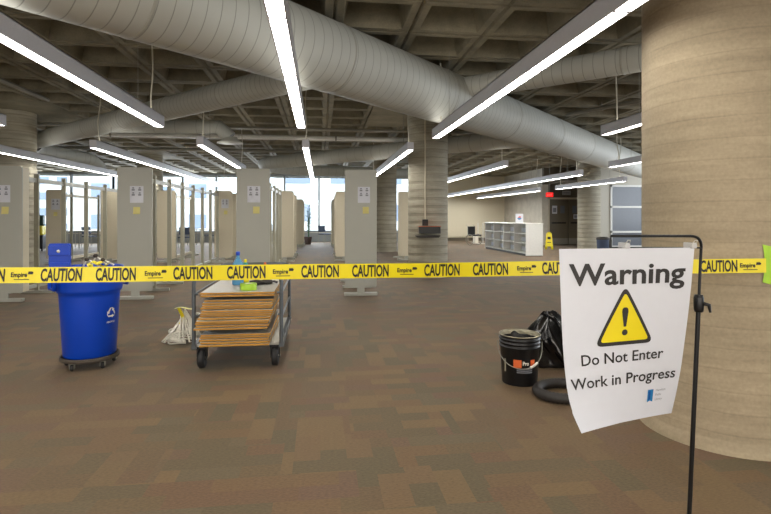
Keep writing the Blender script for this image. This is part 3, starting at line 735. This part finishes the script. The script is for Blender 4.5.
# crumpled caution tape and scraps in the bin
t = thing('crumpled_tape', 'crumpled pieces of yellow caution tape on top of the blue bin', 'barrier tape', (bc.x+.11, bc.y-.08, .86))
for k in range(5):
    a = random.uniform(0, 6.28); L_ = random.uniform(.08, .18); ph = random.uniform(0, 6); cx, cy = random.uniform(-.08, .1), random.uniform(-.1, .08)
    def fr(u_, v_, a=a, L_=L_, ph=ph, cx=cx, cy=cy): 
        s_ = (u_-.5)*L_; return (cx+s_*math.cos(a)-.03*(v_-.5)*math.sin(a), cy+s_*math.sin(a)+.03*(v_-.5)*math.cos(a), .01+.012*math.sin(u_*5+ph)+.008*math.sin(v_*3+ph)+.006*k)
    MB().grid(fr, 14, 3).build('tape_piece', M_yel, t)
t = thing('plastic_scraps', 'clear plastic scraps with round connectors on top of the blue bin', 'scraps', (bc.x+.02, bc.y, .86))
for k, (dx, dz) in enumerate(((-.04, .055), (.03, .085), (.09, .05))):
    a = MB().tube([(dx-.06, .03, -.03), (dx, 0, dz), (dx+.08, .02, .0)], .008, 8).build('plastic_strip', M_wplas, t)
    MB().lathe([(.0001, -.01), (.016, -.01), (.016, .01), (.0001, .01)], (dx, -.012, dz), 14, 'y').build('connector', M_dirt, t)

# ================================================================== CART WITH BOARDS
CX = W(238, 4.35); cx0 = CX.x; cy0 = CX.y      # front centre of the cart
t = thing('board_cart', 'grey tubular cart with black wheels loaded with wood-edged boards', 'cart', (cx0, cy0, 0), 0)
HWc, LEN = .36, 1.15
for yy in (0.0, LEN):
    pts = [(-HWc, yy, .2), (-HWc, yy, .72)]+[tuple(p) for p in bez((-HWc, yy, .72), (-HWc, yy, .78), (-HWc+.06, yy, .78), 5)][1:]+[tuple(p) for p in bez((HWc-.06, yy, .78), (HWc, yy, .78), (HWc, yy, .72), 5)]+[(HWc, yy, .2)]
    MB().tube(pts, .016, 12).build('end_frame', M_tube, t)
for zz in (.215,):
    MB().box(-HWc, HWc, .02, LEN-.02, zz-.03, zz-.012).build('deck', M_deck, t, bevel=.003)
    for s_ in (-1, 1): MB().box(s_*HWc-.02, s_*HWc+.02, 0, LEN, zz-.045, zz-.005).build('side_rail', M_tube, t)
for s_ in (-1, 1):
    for zz in (.42, .63): MB().cyl((s_*HWc, 0, zz), (s_*HWc, LEN, zz), .009, n=8).build('guard_rail', M_tube, t)
for s_ in (-1, 1):
    for yy in (.06, LEN-.06):
        xx = s_*(HWc-.055)
        wq = MB().lathe([(.0001, -.022), (.05, -.022), (.055, -.028), (.078, -.026), (.085, -.016), (.085, .016), (.078, .026), (.055, .028), (.05, .022), (.0001, .022)], (xx, yy, .085), 28, 'x').build('wheel', M_rub, t)
        MB().box(xx-.04, xx-.034, yy-.025, yy+.025, .07, .18).box(xx+.034, xx+.04, yy-.025, yy+.025, .07, .18).box(xx-.045, xx+.045, yy-.04, yy+.04, .165, .185).build('wheel_fork', M_bmet, wq)
        MB().cyl((xx-.046, yy, .085), (xx+.046, yy, .085), .008, n=8).build('axle', M_pipe, wq)
for s_ in (-1, 1):
    for zz in (.635, .45): MB().cyl((s_*HWc, 0, zz), (s_*(HWc-.035 if zz > .6 else HWc-.03), 0, zz), .011, n=8).build('cross_rail', M_tube, t)
z = .207; BN = 0
def board(z, dx, dy, w_, th, kind, rot=0, ln=1.12):
    global BN
    o = thing('shelf_board', 'wood-edged laminate shelf board, '+kind, 'board', (cx0+dx, cy0-.10+dy, z), rot, 'wood-edged boards on the cart')
    MB().box(-w_/2, w_/2, 0, ln, .004, th-.002).build('board_core', M_wood, o, bevel=.002)
    MB().box(-w_/2+.003, w_/2-.003, .004, ln-.004, th-.002, th).build('laminate_top', M_lam, o)
    MB().box(-w_/2+.02, w_/2-.02, .02, ln-.02, 0, .004).build('gap_shade', M_bplas, o)  # dark inset sheet standing in for the shade between stacked boards
    BN += 1
random.seed(3)
for k in range(5): board(z, random.uniform(-.01, .01)-.01, random.uniform(-.015, .015), .56, .021, 'in the bottom group on the cart', random.uniform(-.008, .008)); z += .0215
z += .002
# spacer blocks
def spacer(z, h):
    for yy in (.25, .8):
        o = MB().box(-.2, .2, -.03, .03, 0, h-.001).build('spacer_block', M_bplas, loc=(cx0, cy0+yy, z)); tag(o, 'dark spacer block between board groups on the cart, %s one' % (('lower' if z < .4 else 'upper')+(' front' if yy < .5 else ' rear')), 'block')
spacer(z, .034); z += .034
n2 = 12
for k in range(n2): board(z, -.03+.004*k+random.uniform(-.014, .014), -.03+.006*k+random.uniform(-.02, .02), .59-.002*k, .0195, 'in the thick middle group on the cart', random.uniform(-.012, .012)); z += .020
spacer(z, .024); z += .024
for k in range(2): board(z, .005+random.uniform(-.006, .006), .02, .60, .02, ('upper' if k else 'lower')+' of the top two on the cart'); z += .0205
TZ = z
# items on the top board
bp_ = W(238, 4.75)
t = thing('spray_bottle', 'blue translucent cleaning bottle with white label on the board cart', 'bottle', (bp_.x, bp_.y, TZ))
MB().lathe([(.0001, 0), (.048, 0), (.052, .008), (.052, .17), (.046, .2), (.03, .225), (.018, .245), (.014, .26), (.014, .275)], n=32).build('bottle_body', M_bottle, t)
MB().lathe([(.0535, .08), (.0535, .15)], n=32, a0=-2.6, a1=-.4).build('bottle_label', M_wplas, t)
MB().lathe([(.016, .27), (.018, .272), (.018, .30), (.015, .305), (.0001, .305)], n=20).build('bottle_cap', M_blue, t)
b2 = W(245.5, 4.95)
t = thing('squeeze_bottle', 'small yellow bottle with green collar behind the blue bottle', 'bottle', (b2.x, b2.y, TZ))
MB().lathe([(.0001, 0), (.032, 0), (.034, .01), (.034, .12), (.02, .15)], n=24).build('bottle_body', M_yel, t)
MB().lathe([(.024, .135), (.026, .14), (.024, .175), (.012, .19)], n=24).build('collar', mat('teal', (10, 140, 130), .4), t)
MB().lathe([(.012, .185), (.014, .19), (.014, .215), (.0001, .22)], n=16).build('cap', M_yel, t)
g = W(248.5, 4.42)
t = thing('tape_roll', 'lime green masking tape roll lying on the top board', 'tape roll', (g.x, g.y, TZ))
MB().lathe([(.04, 0), (.068, 0), (.07, .003), (.07, .052), (.068, .055), (.04, .055), (.04, 0)], n=40).build('tape_winding', M_green, t)
MB().lathe([(.036, .001), (.04, .001), (.04, .054), (.036, .054), (.036, .001)], n=32).build('core', M_bei2, t)
g = W(262, 4.75)
t = thing('work_gloves', 'dark crumpled work gloves on the right of the top board', 'gloves', (g.x, g.y, TZ))
for k in range(2):
    gv = MB(); c0 = Vector((-.05+.09*k, .02*k, .022)); 
    gv.tube([c0+Vector((-.06, 0, -.004)), c0, c0+Vector((.05, .01, .0))], [.02, .026, .018], 10)
    for f_ in range(4): gv.tube([c0+Vector((.03, -.02+.013*f_, 0)), c0+Vector((.07, -.028+.018*f_, .004)), c0+Vector((.1, -.03+.02*f_, -.008))], [.008, .0075, .006], 6)
    gv.tube([c0+Vector((-.01, -.015, 0)), c0+Vector((.01, -.045, .002)), c0+Vector((.03, -.052, -.006))], [.009, .008, .006], 6)
    gv.build('glove', M_hose, t)
g = W(268, 4.9)
t = thing('screwdriver', 'orange handled screwdriver leaning up on the board cart', 'screwdriver', (g.x, g.y, TZ))
MB().cyl((0, 0, .003), (-.02, .02, .11), .003, n=8).build('shaft', M_pipe, t); MB().tube([(-.02, .02, .10), (-.024, .024, .14), (-.032, .03, .19)], [.009, .013, .011], 12).build('grip', M_or, t)

# ================================================================== HANGER PILE
hc = W(184, 5.25)
t = thing('bracket_bundle', 'bundle of white plastic brackets tied with yellow tape beside the cart', 'brackets', (hc.x, hc.y, 0))
random.seed(11)
for k in range(11):
    a = 2*PI*k/11+random.uniform(-.15, .15); r = random.uniform(.13, .21); top = Vector((random.uniform(-.02, .03), random.uniform(-.02, .02), .31+random.uniform(-.03, .03)))
    b = Vector((r*math.cos(a), r*math.sin(a), .02+random.uniform(0, .05))); c = Vector((r*.95*math.cos(a+.25), r*.95*math.sin(a+.25), b.z)); 
    MB().tube([top, (top+b)*.5+Vector((0, 0, -.02)), b, c, (top+c)*.5, top+Vector((.01, .01, -.02))], .0085, 8).build('bracket', M_wplas, t)
for k in range(7):
    z_ = .015+.018*k; r = .15+.02*math.sin(k)
    MB().tube([(r*math.cos(q), r*math.sin(q)*.8, z_+.008*math.sin(3*q+k)) for q in [i*2*PI/20*(.8) for i in range(21)]], .008, 8).build('loop', M_wplas, t)
MB().tube([(.13+.05*math.cos(q), .02, .24+.05*math.sin(q)) for q in [i*2*PI/16 for i in range(16)]], .009, 8, closed=True).build('loop', M_wplas, t)
MB().grid(lambda a, b: (-.04+.02*math.sin(b*4)+.035*a, -.05-.01*math.sin(a*6), .2+.16*b), 4, 8).build('tape_tie', M_yel, t)
MB().grid(lambda a, b: (-.08+.18*a, -.07+.06*b, .355+.01*math.sin(a*5)), 8, 3).build('tape_tail', mat('pale_yellow', (224, 218, 130), .5), t)

# ================================================================== BUCKET, BAG, HOSE
kc = W(519.5, 4.0)
t = thing('paint_bucket', 'black plastic bucket with orange printed label, rim smeared with plaster', 'bucket', (kc.x, kc.y, 0))
prof = [(.0001, .004), (.128, .004), (.132, .0), (.134, .006), (.148, .28), (.156, .284), (.156, .292), (.149, .296), (.149, .308), (.157, .312), (.157, .32), (.150, .324), (.150, .336), (.158, .34), (.158, .348), (.152, .352), (.152, .366), (.157, .37), (.152, .374), (.147, .37), (.142, .3), (.128, .02), (.0001, .012)]
MB().lathe(prof, n=64).build('bucket_body', M_bplas, t)
# plaster crust on inner wall
cr = MB()
def crf(u_, v_): a = u_*2*PI; dep = .05+.035*math.sin(a*3+1)+.02*math.sin(a*7); z_ = .3725-v_*dep; r = .1475-(.3725-z_)*.05-.001; return (r*math.cos(a), r*math.sin(a), z_)
cr.grid(crf, 64, 3); cr.build('plaster_crust', M_grime, t)
MB().tube([(.1545*math.cos(q), .1545*math.sin(q), .3735) for q in [i*2*PI/48 for i in range(48)]], .003, 6, closed=True).build('rim_smear', M_grime, t)
vk = math.atan2(-kc.y, -kc.x)
hd = []
for i in range(25):
    q = vk-PI/2+PI*i/24+.1; rr = .168; dz = -.17*math.sin(PI*i/24)**.75; hd.append((rr*math.cos(q), rr*math.sin(q), .315+dz))
MB().tube(hd, .0032, 8).build('bail_handle', M_pipe, t)
m_ = hd[11:15]; MB().tube(hd[15:19], .009, 10).build('handle_grip', M_wplas, t)
def bkp(a, b, off=.0015): z_ = b; r = .134+(z_-.006)/.274*.014+off; th = vk+a/r; return (r*math.cos(th), r*math.sin(th), z_)
def patch(a0_, a1_, z0, z1, off=.0015): return MB().grid(lambda u_, v_: bkp(a0_+(a1_-a0_)*u_, z0+(z1-z0)*v_, off), 10, 3)
patch(-.045, .015, .145, .205).build('orange_label', M_or, t, label='orange printed label square')
patch(.085, .125, .16, .205).build('orange_label', M_or, t)
vs, fs = text_geo('Pro', .03, .048, .03, .01); mb = MB(); mb.add([bkp(.024+a, .165+b, .002) for a, b in vs], fs); mb.build('label_lettering', M_wplas, t)
for k in range(3): patch(-.02, .10, .105+.014*k, .112+.014*k).build('label_text_line', M_inkg, t)
patch(-.128, -.112, .10, .2).build('plaster_drip', M_grime, t)

gc = W(557, 4.5)
def bagf(u_, v_):
    a = u_*2*PI; v = v_
    r = .31*(1-v)**.75*(.75+.5*math.sin(v*2.2))+.014
    fold = 1+.11*math.sin(a*4+v*1.5)+.05*math.sin(a*9-v*2)+.03*math.sin(a*15+v*5)
    n_ = noise.noise(Vector((math.cos(a)*2, math.sin(a)*2, v*2.5)))*.07
    z = .44*v**1.05; 
    return Vector((r*fold*math.cos(a)*1.0+n_-.10*v, r*fold*math.sin(a)*.8+n_*.5, max(.004, z+.02*math.sin(a*5)*v)))
t = thing('garbage_bag', 'slumped glossy black garbage bag behind the bucket', 'garbage bag', (gc.x+.0, gc.y, 0))
MB().grid(bagf, 90, 44).build('bag_body', M_bag, t)
MB().tube([(-.10, 0, .425), (-.11, -.01, .445), (-.095, .0, .46)], [.018, .02, .006], 10).build('bag_knot', M_bag, t)
hp = []
hcn = W(563, 3.68)
for i in range(90):
    q = i/90*2*PI; rr = .185+.01*math.sin(q*2); hp.append((rr*math.cos(q), rr*.88*math.sin(q), .038))
rs = [.034+(.0035 if i % 2 else 0) for i in range(90)]
o = MB().tube(hp, rs, 14, closed=True).build('ribbed_hose', M_hose, loc=(hcn.x, hcn.y, 0)); tag(o, 'coiled black ribbed hose on the carpet in front of the bag', 'hose')

# ================================================================== MIDDLE COLUMN FITTINGS
c2 = Vector((2.32, 11.0, 0)); th = math.atan2(-11.0, -2.4)+.10; fdir = Vector((math.cos(th), math.sin(th), 0)); sdir = Vector((-fdir.y, fdir.x, 0))
def colpt(s_, out, z): return c2+fdir*(.43+out)+sdir*s_+Vector((0, 0, z))
ta = th+PI/2
pA = colpt(-.06, .005, .86)
t = thing('wall_shelf', 'small dark shelf box with orange edge mounted on the middle column', 'wall shelf', pA, ta)
MB().box(-.18, .26, -.24, .0, .08, .22).build('shelf_box', M_bplas, t, bevel=.006)
MB().box(-.185, .265, -.245, .0, .22, .229).build('shelf_edge', M_or, t)
MB().prism([(-.27, .04), (.26, .04), (.22, .0), (-.22, .0)], -.27, .0, 'y').build('tray', M_hose, t)
t = thing('socket_box', 'small dark socket box under the conduit on the middle column', 'socket box', colpt(-.1, .0, 1.10), ta)
MB().box(-.06, .06, -.06, .0, 0, .13).build('box_body', M_bmet, t, bevel=.004); MB().box(-.04, .04, -.063, -.059, .02, .11).build('cover_plate', M_hose, t)
t = thing('conduit', 'pale vertical conduit running up the middle column', 'conduit', colpt(-.1, .016, 1.235), ta)
MB().cyl((0, 0, 0), (0, 0, 2.24), .014, n=10).build('conduit_pipe', M_bei2, t); 
for k in range(3): MB().box(-.03, .03, -.006, .02, .4+.7*k, .43+.7*k).build('strap', M_pipe, t)
t = thing('floor_outlet', 'black outlet box at the foot of the middle column', 'outlet box', colpt(0, .03, 0), ta)
MB().box(-.13, .12, -.06, .0, .05, .30).build('box_body', M_bmet, t, bevel=.004); MB().box(-.09, -.02, -.065, -.058, .15, .26).build('socket', M_pipe, t); MB().box(.01, .08, -.065, -.058, .15, .26).build('socket', M_pipe, t)

# ================================================================== WHITE BOOKCASE
bx, by = 6.62, 16.0; L_ = 4.2
t = thing('bookcase', 'long low white open bookcase in front of the concrete wall', 'bookcase', (bx, by, 0))
MB().box(0, .58, 0, .03, .02, 1.04).build('side_panel', M_white, t, bevel=.003); MB().box(0, .58, L_-.03, L_, .02, 1.04).build('side_panel', M_white, t)
MB().box(-.015, .6, -.01, L_+.01, 1.04, 1.075).build('top', M_white, t, bevel=.004)
MB().box(.28, .30, .03, L_-.03, .08, 1.04).build('back_panel', mat('shelf_inner', (205, 208, 206), .5), t)
MB().box(.03, .55, .03, L_-.03, 0, .08).build('plinth', M_bmet, t)
for zz in (.08, .40, .72): MB().box(0.0, .58, .03, L_-.03, zz, zz+.022).build('shelf', M_white, t)
for k in range(1, 4): MB().box(0, .58, k*L_/4-.01, k*L_/4+.01, .08, 1.04).build('divider', M_white, t)
for zz in (.13, .45, .77):
    for k in range(4): MB().box(.25, .275, k*L_/4+.06, (k+1)*L_/4-.06, zz, zz+.14).build('shelf_back_rail', mat('pale_rail', (225, 232, 245), .4), t)
sp = W(514, 17.8); 
t = thing('tabletop_sign', 'small white sign with a red and blue mark on the bookcase', 'sign', (bx+.3, sp.y+.2, 1.075), -.3)
MB().box(-.13, .13, -.01, .01, 0.0, .32).build('sign_plate', M_paper, t)
vs = [(.07*math.cos(PI+q*PI/8), -.0125, .17+.06*math.sin(PI+q*PI/8)) for q in range(9)]; MB().add(vs, [tuple(range(9))]).build('blue_mark', M_logo, t)
vs = [(-.06, -.0125, .18), (.06, -.0125, .18), (.03, -.0125, .24), (-.03, -.0125, .21)]; MB().add(vs, [(0, 1, 2, 3)]).build('red_mark', mat('mark_red', (200, 50, 60), .5), t)
# wet floor sign
ws = W(549, 20.3)
t = thing('wet_floor_sign', 'yellow folding wet floor sign near the double doors', 'floor sign', (ws.x, ws.y, 0), -.35)
for s_ in (-1, 1):
    R = Matrix.Rotation(s_*.22, 4, 'X')
    q = MB(); q.prism([(-.15, .0), (-.09, .0), (-.07, .12), (.07, .12), (.09, 0), (.15, 0), (.10, .64), (-.10, .64)], -.008, .008, 'y'); q.v = [tuple(R @ Vector((a, b, c-.64))+Vector((0, 0, .635))) for a, b, c in q.v]
    pn = q.build('sign_panel', M_yel, t)
    mk = MB().box(-.06, .06, -.0095, .0095, .40, .5).box(-.07, .07, -.0095, .0095, .26, .29); mk.v = [tuple(R @ Vector((a, b, c-.64))+Vector((0, 0, .635))) for a, b, c in mk.v]; mk.build('print', M_ink, pn)
MB().rbox(-.06, .06, -.015, .015, .61, .69, .01).build('handle', M_yel, t)
# exit sign, speaker box, door notices
ep = W(549.5, 21.4)
t = thing('exit_sign', 'red EXIT sign hanging beside the double doors', 'exit sign', (ep.x, ep.y, 2.12), -.3)
MB().box(-.14, .14, -.03, .03, 0, .17).build('sign_face', M_red, t, bevel=.005)
MB().cyl((0, 0, .17), (0, 0, CZ-2.12), .01, n=6).build('hanger_rod', M_pipe, t)
vs, fs = text_geo('EXIT', .09, .2, .02); mb = MB(); mb.add([(a-.1, -.0325, .04+b) for a, b in vs], fs); mb.build('exit_lettering', M_wplas, t)
t = thing('notice_sheet', 'white notice sheet on the left door leaf', 'notice', (10.68, 22.48, 1.6)); MB().box(-.12, .12, -.003, .003, -.17, .2).build('sheet', M_paper, t); MB().box(-.08, .08, -.0045, -.003, -.1, .1).build('print', M_inkg, t)
t = thing('notice_sheet', 'small pale notice sheet on the right door leaf', 'notice', (11.7, 22.48, 1.3)); MB().box(-.1, .1, -.003, .003, -.1, .1).build('sheet', M_paper, t); MB().box(-.07, .07, -.0045, -.003, -.06, .06).build('print', M_inkg, t)
t = thing('overhead_sign', 'pale small sign above the double doors', 'sign', (11.3, 22.575, 2.3)); MB().box(-.2, .2, -.02, .02, 0, .2).build('sign_plate', M_grey, t); MB().box(-.15, .15, -.022, -.02, .08, .12).build('print', M_inkg, t)
t = thing('fire_alarm', 'small red fire alarm pull left of the doors', 'fire alarm', (10.3, 22.45, 1.35)); MB().box(-.05, .05, -.03, .03, 0, .13).build('alarm_body', mat('alarm_red', (120, 50, 40), .5), t); MB().box(-.03, .03, -.04, -.03, .04, .07).build('pull_bar', M_wplas, t)
# trash can by the grey window
tc_ = W(603, 18.0)
t = thing('trash_can', 'dark grey trash can standing between the far right column and grey window', 'trash can', (tc_.x, tc_.y, 0))
MB().lathe([(.0001, .01), (.17, .01), (.19, .03), (.21, .45), (.22, .5), (.2, .51), (.19, .48), (.0001, .42)], n=28).build('can_body', M_navy, t)
MB().lathe([(.225, .49), (.23, .51), (.22, .55), (.15, .58), (.15, .55), (.0001, .55)], n=28).build('can_rim', M_hose, t)
# rollator / stroller
sc = W(471.5, 23.6)
t = thing('wheelchair', 'folded dark wheelchair standing by the cream back wall', 'wheelchair', (sc.x, sc.y, 0), .5)
MB().box(-.22, .22, -.02, .03, .45, .85).build('backrest', M_bplas, t, bevel=.01); MB().box(-.2, .25, -.4, 0, .42, .48).build('seat', M_bplas, t, bevel=.01)
for s_ in (-1, 1):
    MB().tube([(s_*.26+.02*math.cos(q)*0, -.15+.24*math.cos(q), .25+.24*math.sin(q)) for q in [i*2*PI/24 for i in range(24)]], .018, 8, closed=True).build('wheel', M_pipe, t)
    MB().tube([(s_*.23, .12, .92), (s_*.23, .02, .86), (s_*.23, 0, .2), (s_*.23, -.42, .1)], .013, 8).build('frame_tube', M_seam, t)
MB().box(-.28, -.05, -.5, -.35, .08, .4).build('bag', M_wplas, t, bevel=.03)
for u, k in ((478, 0), (483, 1)):
    q = W(u, 24.5); t = thing('post_stand', 'slim white stand beside the bookcase far end, '+('left one' if k == 0 else 'right one'), 'stand', (q.x, q.y, 0)); MB().cyl((0, 0, .02), (0, 0, 1.0), .02).build('pole', M_white, t); MB().lathe([(.0001, .02), (.12, .02), (.12, 0), (.0001, 0)], n=20).build('base', M_white, t)

# ================================================================== PLANT, CHAIRS, TABLES AT THE WINDOWS
pp = W(308, 24.0)
t = thing('potted_plant', 'tall green plant in a dark square pot at the end of the aisle', 'plant', (pp.x, pp.y, 0))
MB().lathe([(.0001, .01), (.12, .0), (.13, .02), (.18, .3), (.185, .36), (.165, .36), (.16, .33), (.0001, .33)], n=4, smooth=False).build('pot', M_pot, t)
random.seed(5)
st = MB(); lf = MB()
for k in range(4):
    x0, y0 = random.uniform(-.06, .06), random.uniform(-.06, .06); H = random.uniform(1.0, 1.45); lean = random.uniform(-.06, .08)
    st.tube([(x0, y0, .33), (x0+lean*.4, y0, .33+H*.5), (x0+lean, y0, .33+H)], [.02, .018, .01], 8)
    for j in range(16):
        z_ = .45+H*(j+1)/17; a = j*2.4+k; L2 = random.uniform(.14, .24); c = Vector((x0+lean*(z_/H)*.7, y0, z_)); d = Vector((math.cos(a), math.sin(a), .8)).normalized(); s_ = d.cross(Vector((0, 0, 1))).normalized()*.03
        lf.add([c, c+d*L2*.5+s_, c+d*L2+Vector((0, 0, -.03)), c+d*L2*.5-s_+Vector((0, 0, .01))], [(0, 1, 2), (0, 2, 3)])
st.build('stem', M_leaf, t); lf.build('leaves', M_leaf, t)
def chair(loc, rz, label, mat_=M_navy):
    t = thing('side_chair', label, 'chair', loc, rz, 'chairs by the far windows')
    MB().box(-.22, .22, -.22, .22, .43, .47).build('seat', mat_, t, bevel=.01)
    MB().grid(lambda a, b: ((a-.5)*.42, .22+.05*b-.03*math.sin(PI*a), .55+.3*b), 8, 4).build('backrest', mat_, t)
    for sx in (-1, 1):
        MB().tube([(sx*.2, .2, .44), (sx*.2, .24, .6), (sx*.19, .25, .8)], .011, 6).build('back_post', M_seam, t)
        for sy in (-1, 1): MB().tube([(sx*.2, sy*.2, .44), (sx*.22, sy*.24, 0)], .011, 6).build('leg', M_seam, t)
    return t
q = W(324.5, 25.0); c1 = chair((q.x, q.y, 0), .6, 'navy chair right of the potted plant at the far window')
spots = [(331.5, 25.4, -.8, 'navy chair second to the right of the potted plant'), (208, 23, 2, 'dark chair seen between the posts right of the second grey panel'), (184, 21, .2, 'dark chair low between posts, beside the far tables'),
         (90, 22, 1, 'dark chair seen above the blue bin'), (106, 23, -1, 'dark chair seen behind the bin near the grey panel')]
for u, d, rz, lb in spots: q = W(u, d); dup(c1, (q.x, q.y, 0), rz, lb)
def table(u, d, label):
    q = W(u, d); t = thing('study_table', label, 'table', (q.x, q.y, 0), 0, 'study tables by the far windows')
    MB().box(-.8, .8, -.4, .4, .71, .74).build('tabletop', M_white, t, bevel=.004)
    for sx in (-1, 1):
        for sy in (-1, 1): MB().cyl((sx*.74, sy*.34, 0), (sx*.74, sy*.34, .71), .02, n=8).build('leg', M_seam, t)
for u, d, lb in ((168, 22.5, 'white study table seen between posts, right of the second grey panel'), (95, 20.5, 'white study table seen above the blue bin'), (215, 23.8, 'white study table near the middle grey panel'), (52, 21, 'white study table at the far left')): table(u, d, lb)
q = W(41, 19.5); t = thing('hand_truck', 'upright cleaning cart with yellow bag seen at the left between posts', 'cleaning cart', (q.x, q.y, 0))
MB().box(-.15, .15, -.2, .2, .08, .6).build('cart_body', M_bplas, t, bevel=.02); MB().box(-.1, .14, -.22, .1, .6, .95).build('yellow_bag', M_yel, t, bevel=.04); MB().box(-.14, .06, 0, .2, .95, 1.35).build('upper_bag', mat('dark_green', (22, 60, 50), .5), t, bevel=.04)
for s_ in (-1, 1): MB().lathe([(.0001, -.015), (.05, -.015), (.05, .015), (.0001, .015)], (s_*.1, -.12, .05), 14, 'x').build('wheel', M_rub, t)

# ================================================================== OUTSIDE
struct(MB().box(-120, 80, 29.5, 200, -1.6, -1.5).build('ground_outside', mat('pavement', (150, 150, 150), .8)))
def building(x0, x1, y, h, nx, nz, label, zb=-1.5):
    t = thing('office_building', label, 'building', (x0, y, zb))
    MB().box(0, x1-x0, 0, 12, 0, h).build('facade', M_bldg, t)
    w_ = (x1-x0)/nx; hz = h/nz
    for i in range(nx):
        for j in range(nz): MB().box(w_*(i+.22), w_*(i+.78), -.1, .05, hz*(j+.32), hz*(j+.78)).build('window', M_bldw, t)
building(-66, -36, 80, 16, 12, 7, 'pale block building with rows of windows outside the left windows')
building(-30, -14, 70, 20, 4, 5, 'blue-grey building outside beyond the middle shelving')
building(-8, 16, 90, 26, 3, 4, 'large pale building outside the far centre windows')
